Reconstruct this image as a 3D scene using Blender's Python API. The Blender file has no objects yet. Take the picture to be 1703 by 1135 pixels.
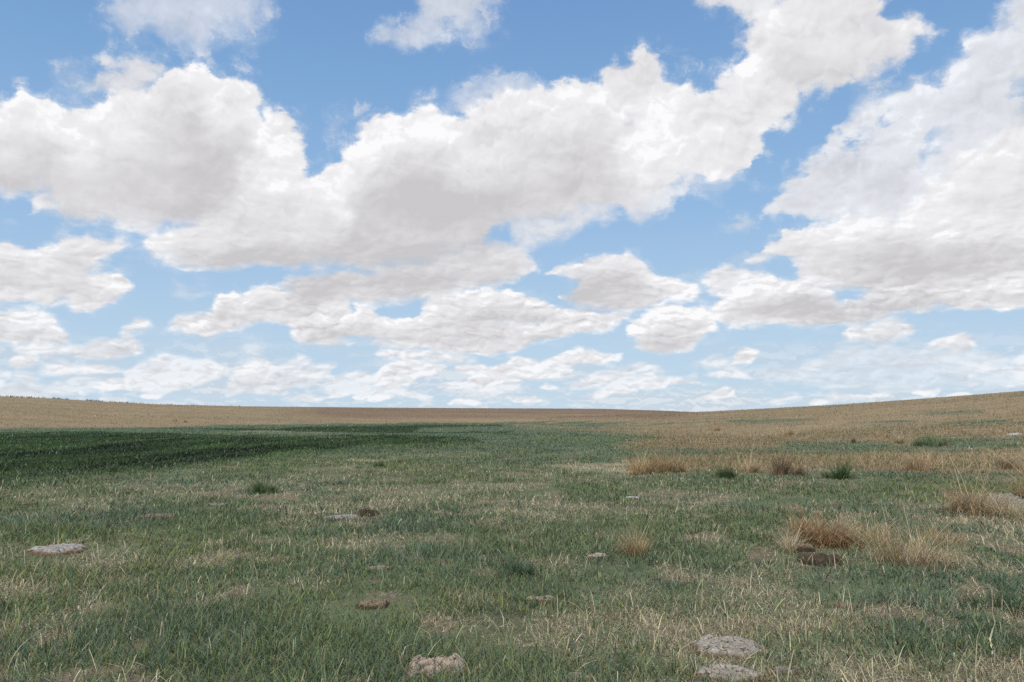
import bpy, math, random
import numpy as np

SC = bpy.context.scene
F, CX, CY, HZ = 1362.0, 851.5, 567.5, 693.0      # reference lens, in photograph pixels
PITCH = math.atan((HZ - CY) / F)
EYE = 1.6
cp, sp = math.cos(PITCH), math.sin(PITCH)

def px_dir(px, py):
    x = (np.asarray(px, float) - CX) / F
    zc = (CY - np.asarray(py, float)) / F
    return x, cp - zc * sp, sp + zc * cp

def dir_px(x, y, z):
    yc = y * cp + z * sp
    zc = -y * sp + z * cp
    yc = np.maximum(yc, 1e-3)
    return CX + F * x / yc, CY - F * zc / yc

# ------------------------------------------------------------------ numpy noise
def _hash(i, j, seed):
    i = i.astype(np.int64); j = j.astype(np.int64)
    n = (i * 374761393 + j * 668265263 + seed * 974634777) & 0xffffffff
    n = ((n ^ (n >> 13)) * 1274126177) & 0xffffffff
    n = ((n ^ (n >> 16)) * 2246822519) & 0xffffffff
    return ((n ^ (n >> 15)) & 0xffffff) / float(0xffffff)

def vnoise(x, y, seed=0):
    xi = np.floor(x); yi = np.floor(y)
    fx = x - xi; fy = y - yi
    fx = fx * fx * (3 - 2 * fx); fy = fy * fy * (3 - 2 * fy)
    a = _hash(xi, yi, seed); b = _hash(xi + 1, yi, seed)
    c = _hash(xi, yi + 1, seed); d = _hash(xi + 1, yi + 1, seed)
    return (a * (1 - fx) + b * fx) * (1 - fy) + (c * (1 - fx) + d * fx) * fy

def fbm(x, y, seed=0, octv=4, gain=0.5):
    s = 0.0; a = 1.0; t = 0.0
    for k in range(octv):
        c, d = math.cos(.65 + 1.1 * k), math.sin(.65 + 1.1 * k); f = 2.0 ** k
        s = s + a * vnoise((x * c - y * d) * f + 17.3 * k, (x * d + y * c) * f - 9.1 * k, seed + k)
        t += a; a *= gain
    return s / t

def sstep(a, b, x):
    t = np.clip((x - a) / (b - a), 0, 1)
    return t * t * (3 - 2 * t)

def poly_sdf(P, x, y):
    """positive inside, in pixels"""
    P = np.asarray(P, float)
    Q = np.roll(P, -1, axis=0)
    d = np.full(x.shape, 1e9); ins = np.zeros(x.shape, bool)
    for (ax, ay), (bx, by) in zip(P, Q):
        ex, ey = bx - ax, by - ay
        L = ex * ex + ey * ey + 1e-9
        t = np.clip(((x - ax) * ex + (y - ay) * ey) / L, 0, 1)
        d = np.minimum(d, np.hypot(x - ax - t * ex, y - ay - t * ey))
        if ay != by:
            c = ((ay > y) != (by > y)) & (x < (bx - ax) * (y - ay) / (by - ay) + ax)
            ins ^= c
    return np.where(ins, d, -d)
# ================================================================== SKY
# outlines of the clouds in the sky: (outline, shade of top, shade of base, depth of the bright rim, opacity)
CL = []
def cloud(pts, top=1.0, bot=0.35, rim=70, op=1.0): CL.append((pts, top, bot, rim, op))
# faint high pieces
cloud([(180,20),(200,-40),(460,-40),(420,25),(390,48),(330,55),(300,75),(270,55),(240,30),(205,45)], .75,.5,60,.62)
cloud([(610,40),(640,15),(690,2),(700,-60),(850,-60),(815,40),(822,75),(800,80),(780,62),(740,58),(700,56),(650,70),(620,55)], .8,.55,60,.68)
cloud([(93,102),(120,90),(145,100),(140,118),(105,118)], .6,.5,60,.5)
cloud([(145,125),(175,100),(200,78),(245,78),(265,95),(270,130),(200,140)], .8,.4,40,.9)
cloud([(545,212),(575,190),(600,168),(606,180),(590,200),(560,215)], .6,.5,30,.42)
cloud([(745,160),(800,138),(850,140),(900,150),(900,185),(800,190)], .7,.5,50,.6)
cloud([(690,165),(705,150),(715,170),(700,190)], .6,.5,50,.5)
cloud([(1160,-60),(1320,-60),(1300,25),(1262,34),(1225,15),(1185,8),(1165,0)], .8,.5,50,.95)
cloud([(1420,200),(1432,165),(1480,142),(1515,135),(1530,170),(1480,215)], .6,.5,50,.5)
cloud([(1655,50),(1670,10),(1703,-40),(1850,-60),(1850,60),(1700,75)], .8,.6,50,.85)
# far left clouds
cloud([(-60,405),(0,400),(30,400),(60,410),(88,402),(105,385),(150,390),(175,402),(208,396),(212,425),(190,440),(150,455),(205,455),(222,480),(198,502),(150,514),(80,508),(0,498),(-60,495)], .95,.38,60,1)
cloud([(-60,510),(60,520),(92,530),(95,545),(114,556),(110,568),(60,572),(-60,570)], .85,.5,40,.95)
cloud([(203,545),(225,531),(248,538),(245,552),(210,554)], .8,.6,30,.9)
cloud([(262,552),(300,520),(345,515),(350,540),(300,555)], .7,.5,30,.8)
cloud([(275,495),(295,474),(340,478),(345,492),(300,500)], .7,.55,30,.62)
cloud([(22,584),(55,570),(120,572),(160,566),(210,558),(245,570),(228,590),(190,600),(140,600),(105,586),(55,590)], .85,.5,25,.85)
cloud([(3,608),(20,592),(60,591),(68,606),(40,613)], .9,.5,20,.9)
cloud([(72,610),(90,597),(115,604),(110,611)], .9,.6,20,.8)
cloud([(20,632),(40,620),(62,628),(55,636)], .8,.6,20,.7)
cloud([(-20,655),(30,636),(90,640),(130,630),(170,634),(175,645),(100,660),(0,662)], .75,.5,20,.6)
cloud([(215,622),(240,605),(270,590),(300,596),(305,606),(345,600),(380,618),(330,634),(280,650),(215,648),(205,635)], .9,.55,22,.75)
cloud([(375,640),(400,620),(440,612),(480,600),(500,592),(515,604),(560,606),(545,620),(520,640),(450,652),(375,655)], .9,.5,22,.75)
cloud([(412,603),(425,594),(440,600),(432,606)], .8,.6,20,.7)
cloud([(392,583),(410,575),(438,578),(425,586)], .7,.6,20,.5)
cloud([(528,648),(560,632),(600,636),(610,650),(560,655)], .8,.5,20,.65)
# central lower bank
cloud([(262,550),(305,535),(350,520),(358,492),(385,482),(398,496),(420,478),(445,470),(470,478),(520,470),(600,490),(560,540),(480,545),(430,538),(380,548),(350,562),(315,562),(300,545)], 1,.45,40,1)
cloud([(455,470),(480,448),(560,440),(640,430),(720,425),(800,410),(860,400),(888,440),(852,470),(800,485),(760,490),(720,505),(640,512),(560,505),(500,500)], .85,.25,30,1)
cloud([(470,550),(500,535),(540,518),(580,520),(600,508),(660,530),(700,520),(760,520),(860,540),(950,520),(1040,522),(1060,526),(1030,545),(960,555),(900,565),(862,582),(800,586),(740,580),(660,580),(600,570),(555,578),(500,575),(478,562)], .85,.42,35,1)
cloud([(620,590),(640,582),(700,588),(760,580),(795,590),(760,598),(700,598),(640,598)], .85,.55,20,.85)
cloud([(694,520),(705,502),(740,492),(800,487),(850,481),(885,490),(920,505),(965,515),(1030,520),(960,535),(860,540),(760,545),(700,538)], 1,.5,35,1)
cloud([(884,456),(920,440),(960,432),(1000,418),(1042,415),(1064,432),(1080,452),(1128,462),(1166,468),(1162,488),(1120,500),(1085,515),(1040,528),(965,516),(925,500),(935,482),(890,470)], .98,.35,45,1)
cloud([(1042,560),(1058,538),(1100,515),(1150,508),(1178,512),(1184,548),(1165,568),(1150,585),(1095,592),(1045,580),(1060,570)], .98,.42,40,1)
cloud([(1168,460),(1200,444),(1235,446),(1270,440),(1284,458),(1268,482),(1222,492),(1182,482)], .85,.5,40,.95)
cloud([(1192,375),(1215,350),(1242,358),(1246,374),(1215,385)], .85,.6,40,.85)
# big right clouds
cloud([(1262,378),(1275,340),(1300,300),(1320,268),(1362,240),(1400,200),(1440,190),(1475,165),(1490,140),(1545,142),(1572,112),(1622,95),(1618,60),(1665,45),(1720,60),(1850,60),(1850,395),(1640,372),(1500,368),(1350,384)], 1.0,.62,70,.87)
cloud([(1520,300),(1560,285),(1610,262),(1660,238),(1700,222),(1850,215),(1850,400),(1500,400),(1480,350)], 1.05,.5,80,1)
cloud([(1232,430),(1270,400),(1340,382),(1420,370),(1500,356),(1560,366),(1640,362),(1850,370),(1850,500),(1500,500),(1320,470),(1312,436),(1255,436)], .98,.36,55,1)
cloud([(1180,520),(1186,500),(1240,480),(1300,466),(1330,460),(1390,478),(1400,500),(1480,480),(1650,470),(1850,470),(1850,512),(1700,512),(1600,514),(1500,526),(1420,540),(1330,542),(1280,544),(1210,538)], 1.05,.3,38,1)
cloud([(1395,566),(1420,545),(1470,533),(1520,540),(1522,556),(1480,570)], .9,.55,25,.9)
cloud([(1542,578),(1565,560),(1602,549),(1625,560),(1618,576),(1590,582)], .95,.55,25,.9)
cloud([(1214,602),(1222,583),(1242,575),(1262,585),(1255,602),(1235,606)], 1,.6,25,.97)
cloud([(1430,605),(1450,590),(1475,595),(1470,606)], .9,.6,25,.75)
cloud([(1590,622),(1605,600),(1640,600),(1660,612),(1640,622)], .9,.6,25,.8)
cloud([(1690,600),(1703,588),(1800,590),(1800,640),(1660,640),(1680,625)], .9,.6,25,.8)
cloud([(1360,600),(1420,570),(1560,580),(1703,600),(1703,640),(1500,650),(1350,640),(1250,630)], .62,.5,40,.45)
cloud([(638,614),(665,600),(690,600),(740,608),(742,616),(700,622),(680,640),(620,640),(630,625)], .95,.5,22,.9)
cloud([(895,600),(925,590),(960,580),(1000,588),(1032,586),(1034,598),(990,606),(940,608),(900,610)], 1,.55,22,.92)
cloud([(770,638),(800,620),(830,604),(860,596),(888,598),(905,612),(940,612),(920,625),(860,632),(800,640)], 1.05,.5,22,.97)
cloud([(770,655),(800,645),(865,640),(860,650),(800,660)], .9,.6,20,.7)
cloud([(940,640),(985,622),(1052,612),(1060,625),(1000,642),(950,648)], .85,.6,20,.75)
cloud([(1055,632),(1080,620),(1110,628),(1135,634),(1100,642)], .95,.6,20,.8)
# receding rows of little flat-based heaps low over the horizon
_rg = random.Random(12)
for _k in range(96):
    _y = 598 + 74 * _rg.random() ** .8; _x = _rg.uniform(-60, 1760)
    if 1150 > _x > 250 and _y < 615: continue
    _w = _rg.uniform(14, 44) * (1.25 - (_y - 598) / 120); _h = _w * _rg.uniform(.22, .42)
    _a = _rg.uniform(-.3, .3)
    cloud([(_x - _w, _y), (_x - _w * .8, _y - _h * .35), (_x - _w * (.45 - _a), _y - _h * _rg.uniform(.6, .9)), (_x + _w * _a, _y - _h), (_x + _w * (.5 + _a * .5), _y - _h * _rg.uniform(.5, .8)), (_x + _w * .9, _y - _h * .3), (_x + _w, _y + 1), (_x, _y + 2)], 1.0, .62, 14, _rg.uniform(.7, .98))
# the great central mass, far pieces first
cloud([(985,150),(998,125),(1030,95),(1062,77),(1102,82),(1125,104),(1138,135),(1120,180),(1040,200),(985,190)], .88,.45,60,1)
cloud([(1150,325),(1180,300),(1245,290),(1260,320),(1230,330),(1170,345)], .6,.5,40,.5)
cloud([(830,400),(880,360),(960,330),(1050,300),(1160,290),(1180,310),(1150,325),(1110,350),(1085,372),(1065,385),(1052,350),(1000,368),(940,385),(900,405),(860,412)], .75,.5,40,.84)
cloud([(240,405),(270,385),(330,365),(400,350),(500,340),(700,320),(860,340),(870,395),(835,405),(840,430),(760,440),(640,450),(560,452),(460,446),(380,453),(300,444),(285,430),(250,425)], .85,.02,60,1)
cloud([(498,275),(530,250),(560,238),(600,212),(640,188),(668,178),(712,168),(748,184),(775,200),(800,182),(850,170),(892,164),(925,140),(975,138),(1010,160),(1060,180),(1100,200),(1165,240),(1240,290),(1180,302),(1140,300),(1050,330),(960,352),(870,385),(780,400),(640,395),(560,370),(500,330)], 1,.10,150,1)
cloud([(-60,150),(0,158),(25,140),(50,133),(82,145),(108,152),(124,172),(160,163),(185,152),(210,130),(240,122),(262,122),(270,98),(310,88),(338,96),(346,122),(372,124),(388,108),(404,120),(414,140),(436,148),(438,168),(425,195),(450,198),(492,205),(511,225),(500,250),(498,275),(520,300),(480,330),(420,345),(370,362),(300,372),(250,380),(200,378),(150,372),(105,362),(80,345),(40,352),(18,358),(32,325),(60,308),(0,306),(-60,306)], 1.03,.12,165,1)
cloud([(300,372),(370,330),(440,290),(500,268),(540,300),(580,360),(560,410),(470,400),(380,400),(310,400)], .95,.45,60,1)
cloud([(260,128),(270,98),(310,88),(338,96),(344,125),(320,140),(280,142)], 1.15,.9,50,1)
cloud([(1050,200),(1085,170),(1130,140),(1150,120),(1166,150),(1182,128),(1202,92),(1228,70),(1262,66),(1300,100),(1330,160),(1300,190),(1262,220),(1262,240),(1240,270),(1236,292),(1190,302),(1120,300),(1040,260)], 1.0,.6,200,1)
cloud([(1215,85),(1250,62),(1275,30),(1310,-10),(1330,-60),(1460,-60),(1478,0),(1490,25),(1522,15),(1545,42),(1515,70),(1482,110),(1445,140),(1400,162),(1370,178),(1330,165),(1290,140),(1240,120)], .85,.35,70,1)
# extra grey (-) and white (+) patches: x, y, rx, ry, amount
PATCH = [(60,280,110,30,-.35),(330,345,120,26,-.35),(430,300,90,40,-.15),(300,300,120,40,-.1),(120,330,50,30,.15),
 (740,330,130,38,-.22),(620,385,200,20,-.18),(800,375,120,30,-.15),(520,420,220,26,-.2),(560,260,60,40,.2),(700,195,90,30,.15),
 (880,290,60,40,.12),(1030,240,60,26,-.12),(1100,215,60,22,-.08),(1180,220,60,60,-.08),(620,300,100,30,.1),(420,350,60,25,.25),
 (470,300,40,25,.3),(1400,95,90,18,-.12),(1370,40,70,35,.12),(1560,440,120,28,-.25),(1660,330,60,40,.15),(1500,260,60,40,.1),
 (1340,515,120,12,-.3),(560,468,110,12,-.15),(700,470,120,10,-.25),(620,480,70,6,.2),(960,490,60,12,-.05),(1480,370,60,8,.3),(1440,400,80,20,.05),
 (800,492,90,9,.35),(560,527,70,8,.28),(410,488,50,10,.35),(1000,427,55,10,.35),(1285,472,85,8,.4),(1120,522,55,9,.3),(740,528,90,7,.2),
 (860,470,100,8,-.2),(800,535,120,7,-.2),(1100,572,50,7,-.3),(1000,480,70,9,-.22),(1560,485,130,11,-.22),(560,560,80,6,-.15),(430,530,60,8,-.2),(100,490,80,10,-.15),(100,420,70,12,.2),
 (1250,110,40,40,.15),(1090,100,30,15,.15),(720,320,160,14,-.12),(560,330,60,20,.15),(900,230,60,20,.12),(200,190,60,20,.12),(330,170,40,20,.15)]

# blue gaps: x, y, rx, ry, tilt, depth in px
GAPS = [(1010,395,60,10,15,55),(1240,300,20,40,-25,60),(1600,300,30,10,20,40),(1550,248,60,22,30,75),(1440,232,50,12,35,60),(1690,175,26,20,0,80),(1620,150,30,10,40,40),(825,399,24,14,20,45),(1275,395,60,9,15,50),
        (1130,345,60,16,20,50),(600,560,60,8,0,25),(1030,345,30,9,15,40),(470,458,190,10,0,40),(660,520,30,6,0,35),(925,470,50,10,0,50),(1385,215,50,10,35,45),
        (1320,320,20,8,0,35),(1690,460,30,8,0,50),(1300,452,30,9,0,50),(1200,345,60,18,0,40),(1395,325,26,9,20,55),(1490,205,24,9,-20,50),(1580,200,16,12,0,45),(1330,290,14,8,0,40),(1660,300,18,8,0,40)]
AZ0, AZ1 = math.radians(-35.5), math.radians(35.5)
EL_MAX = math.radians(34)
NR = 80
# cloud rows sit closer together towards the horizon
EL = np.array([EL_MAX * ((k / (NR - 1)) ** 1.5) for k in range(NR)])
NA = 240
AZ = np.linspace(AZ0, AZ1, NA)

def sky_fields():
    az, el = np.meshgrid(AZ, EL)
    x, y, z = np.sin(az) * np.cos(el), np.cos(az) * np.cos(el), np.sin(el)
    px, py = dir_px(x, y, z)
    S = np.full(px.shape, -80.0); G = np.full(px.shape, .75); B = np.full(px.shape, .5)
    w = np.zeros(px.shape)
    amp = np.interp(py, [80, 420, 690], [26, 17, 6])
    wx = px + amp * 2 * (fbm(px / 40, py / 30, 801, 3) - .5); wy = py + amp * 1.6 * (fbm(px / 40, py / 30, 811, 3) - .5)
    for pts, top, bot, rim, op in CL:
        d = poly_sdf(pts, wx, wy)
        if min(q_[1] for q_ in pts) > 390: top, bot = top + .08, bot - .12
        P = np.asarray(pts, float); Q = np.roll(P, -1, axis=0)
        ytop = np.full(px.shape, 1e9); ybot = np.full(px.shape, -1e9)
        for (ax, ay), (bx, by) in zip(P, Q):
            if ax == bx: continue
            lo, hi = min(ax, bx), max(ax, bx)
            m = (px >= lo) & (px < hi)
            yy = ay + (by - ay) * (px - ax) / (bx - ax)
            ytop = np.where(m & (yy <= py), np.where(ytop > 1e8, yy, np.maximum(ytop, yy)), ytop)
            ybot = np.where(m & (yy > py), np.where(ybot < -1e8, yy, np.minimum(ybot, yy)), ybot)
        dt = np.where(ytop < 1e8, py - ytop, 0); db = np.where(ybot > -1e8, ybot - py, 0)
        dt = np.where(d > 0, dt, 0); 
        f = np.clip(dt / rim, 0, 1); f = f * f * (3 - 2 * f)
        lift = .15 if min(q_[1] for q_ in pts) < 300 else .0; bot = lift + bot * .85; sh = top + (bot - top) * f
        sh = sh + .18 * np.exp(-np.clip(d, 0, 99) / 14) * f       # sunlit thin rims all round
        a = sstep(-14, 10, d)
        G = G * (1 - a) + sh * a
        ab = sstep(-24, 0, d)
        B = np.where(d > S, B * (1 - ab) + op * ab, np.maximum(B, op * (d > 4)))
        S = np.maximum(S, d)
    for x0, y0, rx, ry, am in PATCH:
        G = G + .75 * am * np.exp(-((px - x0) / rx) ** 2 - ((py - y0) / ry) ** 2)
    S = np.minimum(S, 34 + .12 * S)
    for x0, y0, rx, ry, rot, am in GAPS:
        c_, s_ = math.cos(math.radians(rot)), math.sin(math.radians(rot))
        gx = px + 44 * (fbm(px / 22, py / 18, 821, 3) - .5) * min(1, ry / 14); gy = py + 34 * (fbm(px / 22, py / 18, 831, 3) - .5) * min(1, ry / 14)
        ex = ((gx - x0) * c_ - (gy - y0) * s_) / rx; ey = ((gx - x0) * s_ + (gy - y0) * c_) / ry
        S = S - am * .62 * np.exp(-(ex ** 2 + ey ** 2) * .8)
    S = np.where(S > -15, (S + np.interp(py, [520, 620], [0, 2])) * np.interp(py, [450, 590, 680], [1, 1.9, 2.9]), S)
    # smooth G a little
    for _ in range(1):
        H = G.copy(); H[1:-1] = (G[:-2] + 2 * G[1:-1] + G[2:]) / 4
        G = H.copy(); G[:, 1:-1] = (H[:, :-2] + 2 * H[:, 1:-1] + H[:, 2:]) / 4
    return np.clip(.5 + S / 120, 0, 1), np.clip(G / 1.2, 0, 1), np.clip(B, 0, 1)

class NT:
    def __init__(s, tree): s.t = tree; s.n = tree.nodes; s.l = tree.links
    def set(s, sock, v):
        if hasattr(v, 'links') or isinstance(v, bpy.types.NodeSocket): s.l.new(v, sock)
        else: sock.default_value = v
    def m(s, op, a, b=0.0, c=0.0, clamp=False):
        n = s.n.new('ShaderNodeMath'); n.operation = op; n.use_clamp = clamp
        s.set(n.inputs[0], a); s.set(n.inputs[1], b)
        if op in ('MULTIPLY_ADD',): s.set(n.inputs[2], c)
        return n.outputs[0]
    def mr(s, v, a, b, c=0.0, d=1.0, kind='SMOOTHSTEP'):
        n = s.n.new('ShaderNodeMapRange'); n.interpolation_type = kind
        for k, q in zip(('Value', 'From Min', 'From Max', 'To Min', 'To Max'), (v, a, b, c, d)): s.set(n.inputs[k], q)
        return n.outputs['Result']
    def xyz(s, x, y, z):
        n = s.n.new('ShaderNodeCombineXYZ'); s.set(n.inputs[0], x); s.set(n.inputs[1], y); s.set(n.inputs[2], z); return n.outputs[0]
    def sep(s, v):
        n = s.n.new('ShaderNodeSeparateXYZ'); s.l.new(v, n.inputs[0]); return n.outputs
    def vm(s, op, a, b=(0, 0, 0), sc=None):
        n = s.n.new('ShaderNodeVectorMath'); n.operation = op
        s.set(n.inputs[0], a)
        if op != 'SCALE': s.set(n.inputs[1], b)
        else: s.set(n.inputs['Scale'], sc)
        return n.outputs[0]
    def noise(s, vec, scale, detail=6, rough=.55, lac=2.0, dist=0.0, dim='3D', out=0, kind='FBM'):
        n = s.n.new('ShaderNodeTexNoise'); n.noise_dimensions = dim; n.noise_type = kind
        if kind == 'FBM': n.normalize = True
        s.set(n.inputs['Vector'], vec); n.inputs['Scale'].default_value = scale; n.inputs['Detail'].default_value = detail
        n.inputs['Roughness'].default_value = rough; n.inputs['Lacunarity'].default_value = lac; n.inputs['Distortion'].default_value = dist
        return n.outputs[out]
    def mix(s, f, a, b, kind='RGBA', blend='MIX'):
        n = s.n.new('ShaderNodeMix'); n.data_type = kind
        if kind == 'RGBA': n.blend_type = blend; i, j, o = 6, 7, 2
        else: i, j, o = 2, 3, 0
        s.set(n.inputs[0], f)
        for q, v in ((i, a), (j, b)):
            if isinstance(v, tuple) and len(v) == 3: v = v + (1,)
            s.set(n.inputs[q], v)
        return n.outputs[o]

SUN_EL, SUN_AZ = math.radians(58), math.radians(-155)   # azimuth from +Y towards +X: behind the camera, to the left

def build_world():
    W = bpy.data.worlds.new("World"); SC.world = W; W.use_nodes = True
    t = W.node_tree; t.nodes.clear(); N = NT(t)
    out = t.nodes.new('ShaderNodeOutputWorld'); bg = t.nodes.new('ShaderNodeBackground')
    t.links.new(bg.outputs[0], out.inputs[0])
    sky = t.nodes.new('ShaderNodeTexSky'); sky.sky_type = 'NISHITA'; sky.sun_disc = False
    sky.sun_elevation = SUN_EL; sky.sun_rotation = SUN_AZ
    sky.altitude = 1500; sky.air_density = 1.25; sky.dust_density = 0.6; sky.ozone_density = 1.5
    STR = 0.15
    bg.inputs['Strength'].default_value = STR
    tc = t.nodes.new('ShaderNodeTexCoord')
    d = N.vm('NORMALIZE', tc.outputs['Generated'])
    X, Y, Z = N.sep(d)
    az = N.m('ARCTAN2', X, Y); el = N.m('ARCSINE', Z)
    # size of cloud detail shrinks towards the horizon
    p = N.xyz(az, N.m('MULTIPLY', el, 1.15), 0.0)
    hi = N.mr(el, .10, .30, 0, 1)
    v1 = N.vm('SUBTRACT', N.noise(p, 9.0, 7, .56, out=1), (.5, .5, .5))
    plow = N.xyz(az, N.m('MULTIPLY', el, 2.2), 7.0)
    v2 = N.vm('SUBTRACT', N.noise(plow, 30.0, 6, .58, out=1), (.5, .5, .5))
    off = N.vm('SCALE', v1, sc=N.m('MULTIPLY', hi, .105))
    off2 = N.vm('SCALE', v2, sc=N.mr(el, .02, .30, .011, .030))
    offs = N.vm('ADD', off, off2)
    pz = N.xyz(0.0, 0.0, 0.0)
    ox, oy, _ = N.sep(offs)
    u = N.mr(N.m('ADD', az, ox), AZ0, AZ1, 0, 1, 'LINEAR')
    e = N.m('ADD', el, N.m('MULTIPLY', oy, N.mr(el, 0.0, .25, .45, .9)))
    uu = N.xyz(u, u, u)
    R, G, B = sky_fields()
    acc = None
    us = np.linspace(0, 1, NA)
    for k in range(NR):
        c = t.nodes.new('ShaderNodeRGBCurve'); cm = c.mapping; cm.extend = 'HORIZONTAL'
        for q, arr in ((0, R[k]), (1, G[k]), (2, B[k])):
            cu = cm.curves[q]
            keep = [0]
            for i in range(1, NA - 1):       # drop points that lie on a straight line
                a0 = keep[-1]
                if i - a0 >= 8 or np.abs(arr[a0:i + 2] - np.interp(us[a0:i + 2], [us[a0], us[i + 1]], [arr[a0], arr[i + 1]])).max() > .006:
                    keep.append(i)
            keep.append(NA - 1)
            cu.points[0].location = (0.0, float(arr[0])); cu.points[1].location = (1.0, float(arr[-1]))
            for i in keep[1:-1]: cu.points.new(float(us[i]), float(arr[i]))
            for pt in cu.points: pt.handle_type = 'VECTOR'
        cm.update()
        t.links.new(uu, c.inputs['Color'])
        if acc is None: acc = c.outputs[0]
        else:
            f = N.mr(e, float(EL[k - 1]), float(EL[k]), 0, 1, 'LINEAR')
            acc = N.mix(f, acc, c.outputs[0])
    r, g, b = N.sep(acc)
    # billows: rounded heads of many sizes; their height here against a little higher up (towards the light)
    def voro(vec, sc, det):
        n = t.nodes.new('ShaderNodeTexVoronoi'); n.voronoi_dimensions = '2D'; n.feature = 'SMOOTH_F1' if det < 1 else 'F1'; n.normalize = True
        N.set(n.inputs['Vector'], vec); n.inputs['Scale'].default_value = sc; n.inputs['Detail'].default_value = det
        n.inputs['Roughness'].default_value = .55; n.inputs['Lacunarity'].default_value = 2.1
        return N.m('SUBTRACT', 1.0, n.outputs['Distance'])
    def relief(pp, warp, sc, dl, det, nsc):
        pw = N.vm('ADD', pp, warp); pq = N.vm('ADD', pw, (dl * -.4, dl, 0))
        a = N.m('ADD', N.m('MULTIPLY', voro(pw, sc, det), .6), N.m('MULTIPLY', N.noise(pw, nsc, 6, .55), .4))
        q = N.m('ADD', N.m('MULTIPLY', voro(pq, sc, det), .6), N.m('MULTIPLY', N.noise(pq, nsc, 6, .55), .4))
        return N.m('SUBTRACT', a, q), a
    w1 = N.vm('SCALE', N.vm('SUBTRACT', N.noise(p, 22.0, 5, .6, out=1), (.5, .5, .5)), sc=.050)
    w2 = N.vm('SCALE', v2, sc=.035)
    rel1, h1 = relief(p, w1, 15.0, .008, 2.5, 30.0)
    rel2, h2 = relief(plow, w2, 34.0, .008, 1.5, 60.0)
    rel = N.mix(hi, rel2, rel1, 'FLOAT'); hh = N.mix(hi, h2, h1, 'FLOAT')
    hh = N.m('SUBTRACT', hh, .12)
    bigp = N.noise(N.xyz(az, N.m('MULTIPLY', el, 1.7), 4.0), 7.5, 5, .55, dist=.3)
    lowk = N.mr(el, .02, .28, .50, 1.1, 'LINEAR')
    # signed distance with fractal breakup; thin clouds fray more
    fray = N.mr(b, .4, 1.0, .50, .24, 'LINEAR')
    loose = N.mr(g, .25, .75, 2.3, .9)        # sunlit heads are crisp, shaded undersides ragged
    fray = N.m('MULTIPLY', fray, N.mr(g, .25, .75, 1.7, .95))
    fine = N.noise(N.vm('ADD', p, w1), 34.0, 8, .66)
    sd = N.m('ADD', N.m('SUBTRACT', r, .5), N.m('MULTIPLY', N.m('SUBTRACT', hh, .5), N.m('MULTIPLY', fray, N.mr(el, .05, .3, .55, 1.2))))
    sd = N.m('ADD', sd, N.m('MULTIPLY', N.m('SUBTRACT', fine, .5), N.m('MULTIPLY', fray, N.mr(el, .05, .3, .35, 1.0))))
    sd = N.m('ADD', sd, N.m('MULTIPLY', N.m('SUBTRACT', bigp, .5), N.mr(b, .6, 1.0, .5, .22)))
    soft = N.m('MULTIPLY', N.m('MULTIPLY', N.mr(b, .4, 1.0, .32, .085, 'LINEAR'), lowk), loose)
    alpha = N.m('MULTIPLY', N.mr(sd, N.m('MULTIPLY', soft, -.7), soft), b)
    halo = N.m('MULTIPLY', N.mr(sd, -.20, .05), N.mr(fine, .42, .66, 0, .55))
    alpha = N.m('MAXIMUM', alpha, N.m('MULTIPLY', halo, N.mr(el, .08, .25)))
    inr = N.m('MULTIPLY', N.mr(N.m('ABSOLUTE', az), .575, .62, 1, 0), N.mr(el, .50, .58, 1, 0))
    inr = N.m('MULTIPLY', inr, N.mr(Y, 0, .1))
    alpha = N.m('MULTIPLY', alpha, inr)
    # generic fair-weather clouds: whole sky outside the view, and the small flat ones by the horizon
    zz = N.m('MAXIMUM', N.m('ADD', Z, .035), .02)
    pl = N.xyz(N.m('DIVIDE', X, zz), N.m('DIVIDE', Y, zz), 0.0)
    gen = N.noise(pl, .55, 7, .6, dist=.3)
    gen_a = N.mr(gen, .47, .60)
    def lowband(scale, st, zz_, dl):
        q0 = N.xyz(az, N.m('MULTIPLY', el, st), zz_)
        a = N.noise(q0, scale, 5, .6); q = N.noise(N.vm('ADD', q0, (0, dl, 0)), scale, 5, .6)
        return a, N.m('SUBTRACT', a, q)
    la, lr = lowband(19.0, 1.9, 3.0, .014); lb, lq = lowband(42.0, 2.3, 11.0, .007)
    sel = N.mr(el, .025, .06, 0, 1)
    low = N.mix(sel, lb, la, 'FLOAT'); lrel = N.mix(sel, lq, lr, 'FLOAT')
    veil = N.noise(N.xyz(az, N.m('MULTIPLY', el, 5.0), 9.0), 7.0, 4, .5)
    low_a = N.m('MULTIPLY', N.mr(low, .51, .65, 0, .5), N.mr(el, .045, .11, 1, 0))
    low_a = N.m('MAXIMUM', low_a, N.m('MULTIPLY', N.mr(veil, .36, .66, 0, .55), N.mr(el, .05, .115, 1, 0)))
    out_a = N.m('MULTIPLY', gen_a, N.m('SUBTRACT', 1.0, inr))
    ga = N.m('MAXIMUM', out_a, low_a)
    # colours
    shade = N.m('MULTIPLY', g, 1.2)
    shade = N.m('ADD', shade, N.m('MULTIPLY', N.m('MULTIPLY', rel, N.mr(el, .05, .3, 2.8, 2.1)), N.mr(g, .1, .85, .45, 1.3)))
    shade = N.m('ADD', shade, N.m('MULTIPLY', N.m('SUBTRACT', hh, .5), .55))
    shade = N.m('ADD', shade, N.m('MULTIPLY', N.m('SUBTRACT', bigp, .5), 1.4))
    shade = N.m('ADD', shade, N.mr(el, .0, .16, .12, .0))
    shade = N.mr(shade, 0.0, 1.15, 0, 1, 'LINEAR')
    ramp = t.nodes.new('ShaderNodeValToRGB'); t.links.new(shade, ramp.inputs[0])
    cr = ramp.color_ramp
    cr.elements[0].position = 0; cr.elements[0].color = (.59, .58, .595, 1)
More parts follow.
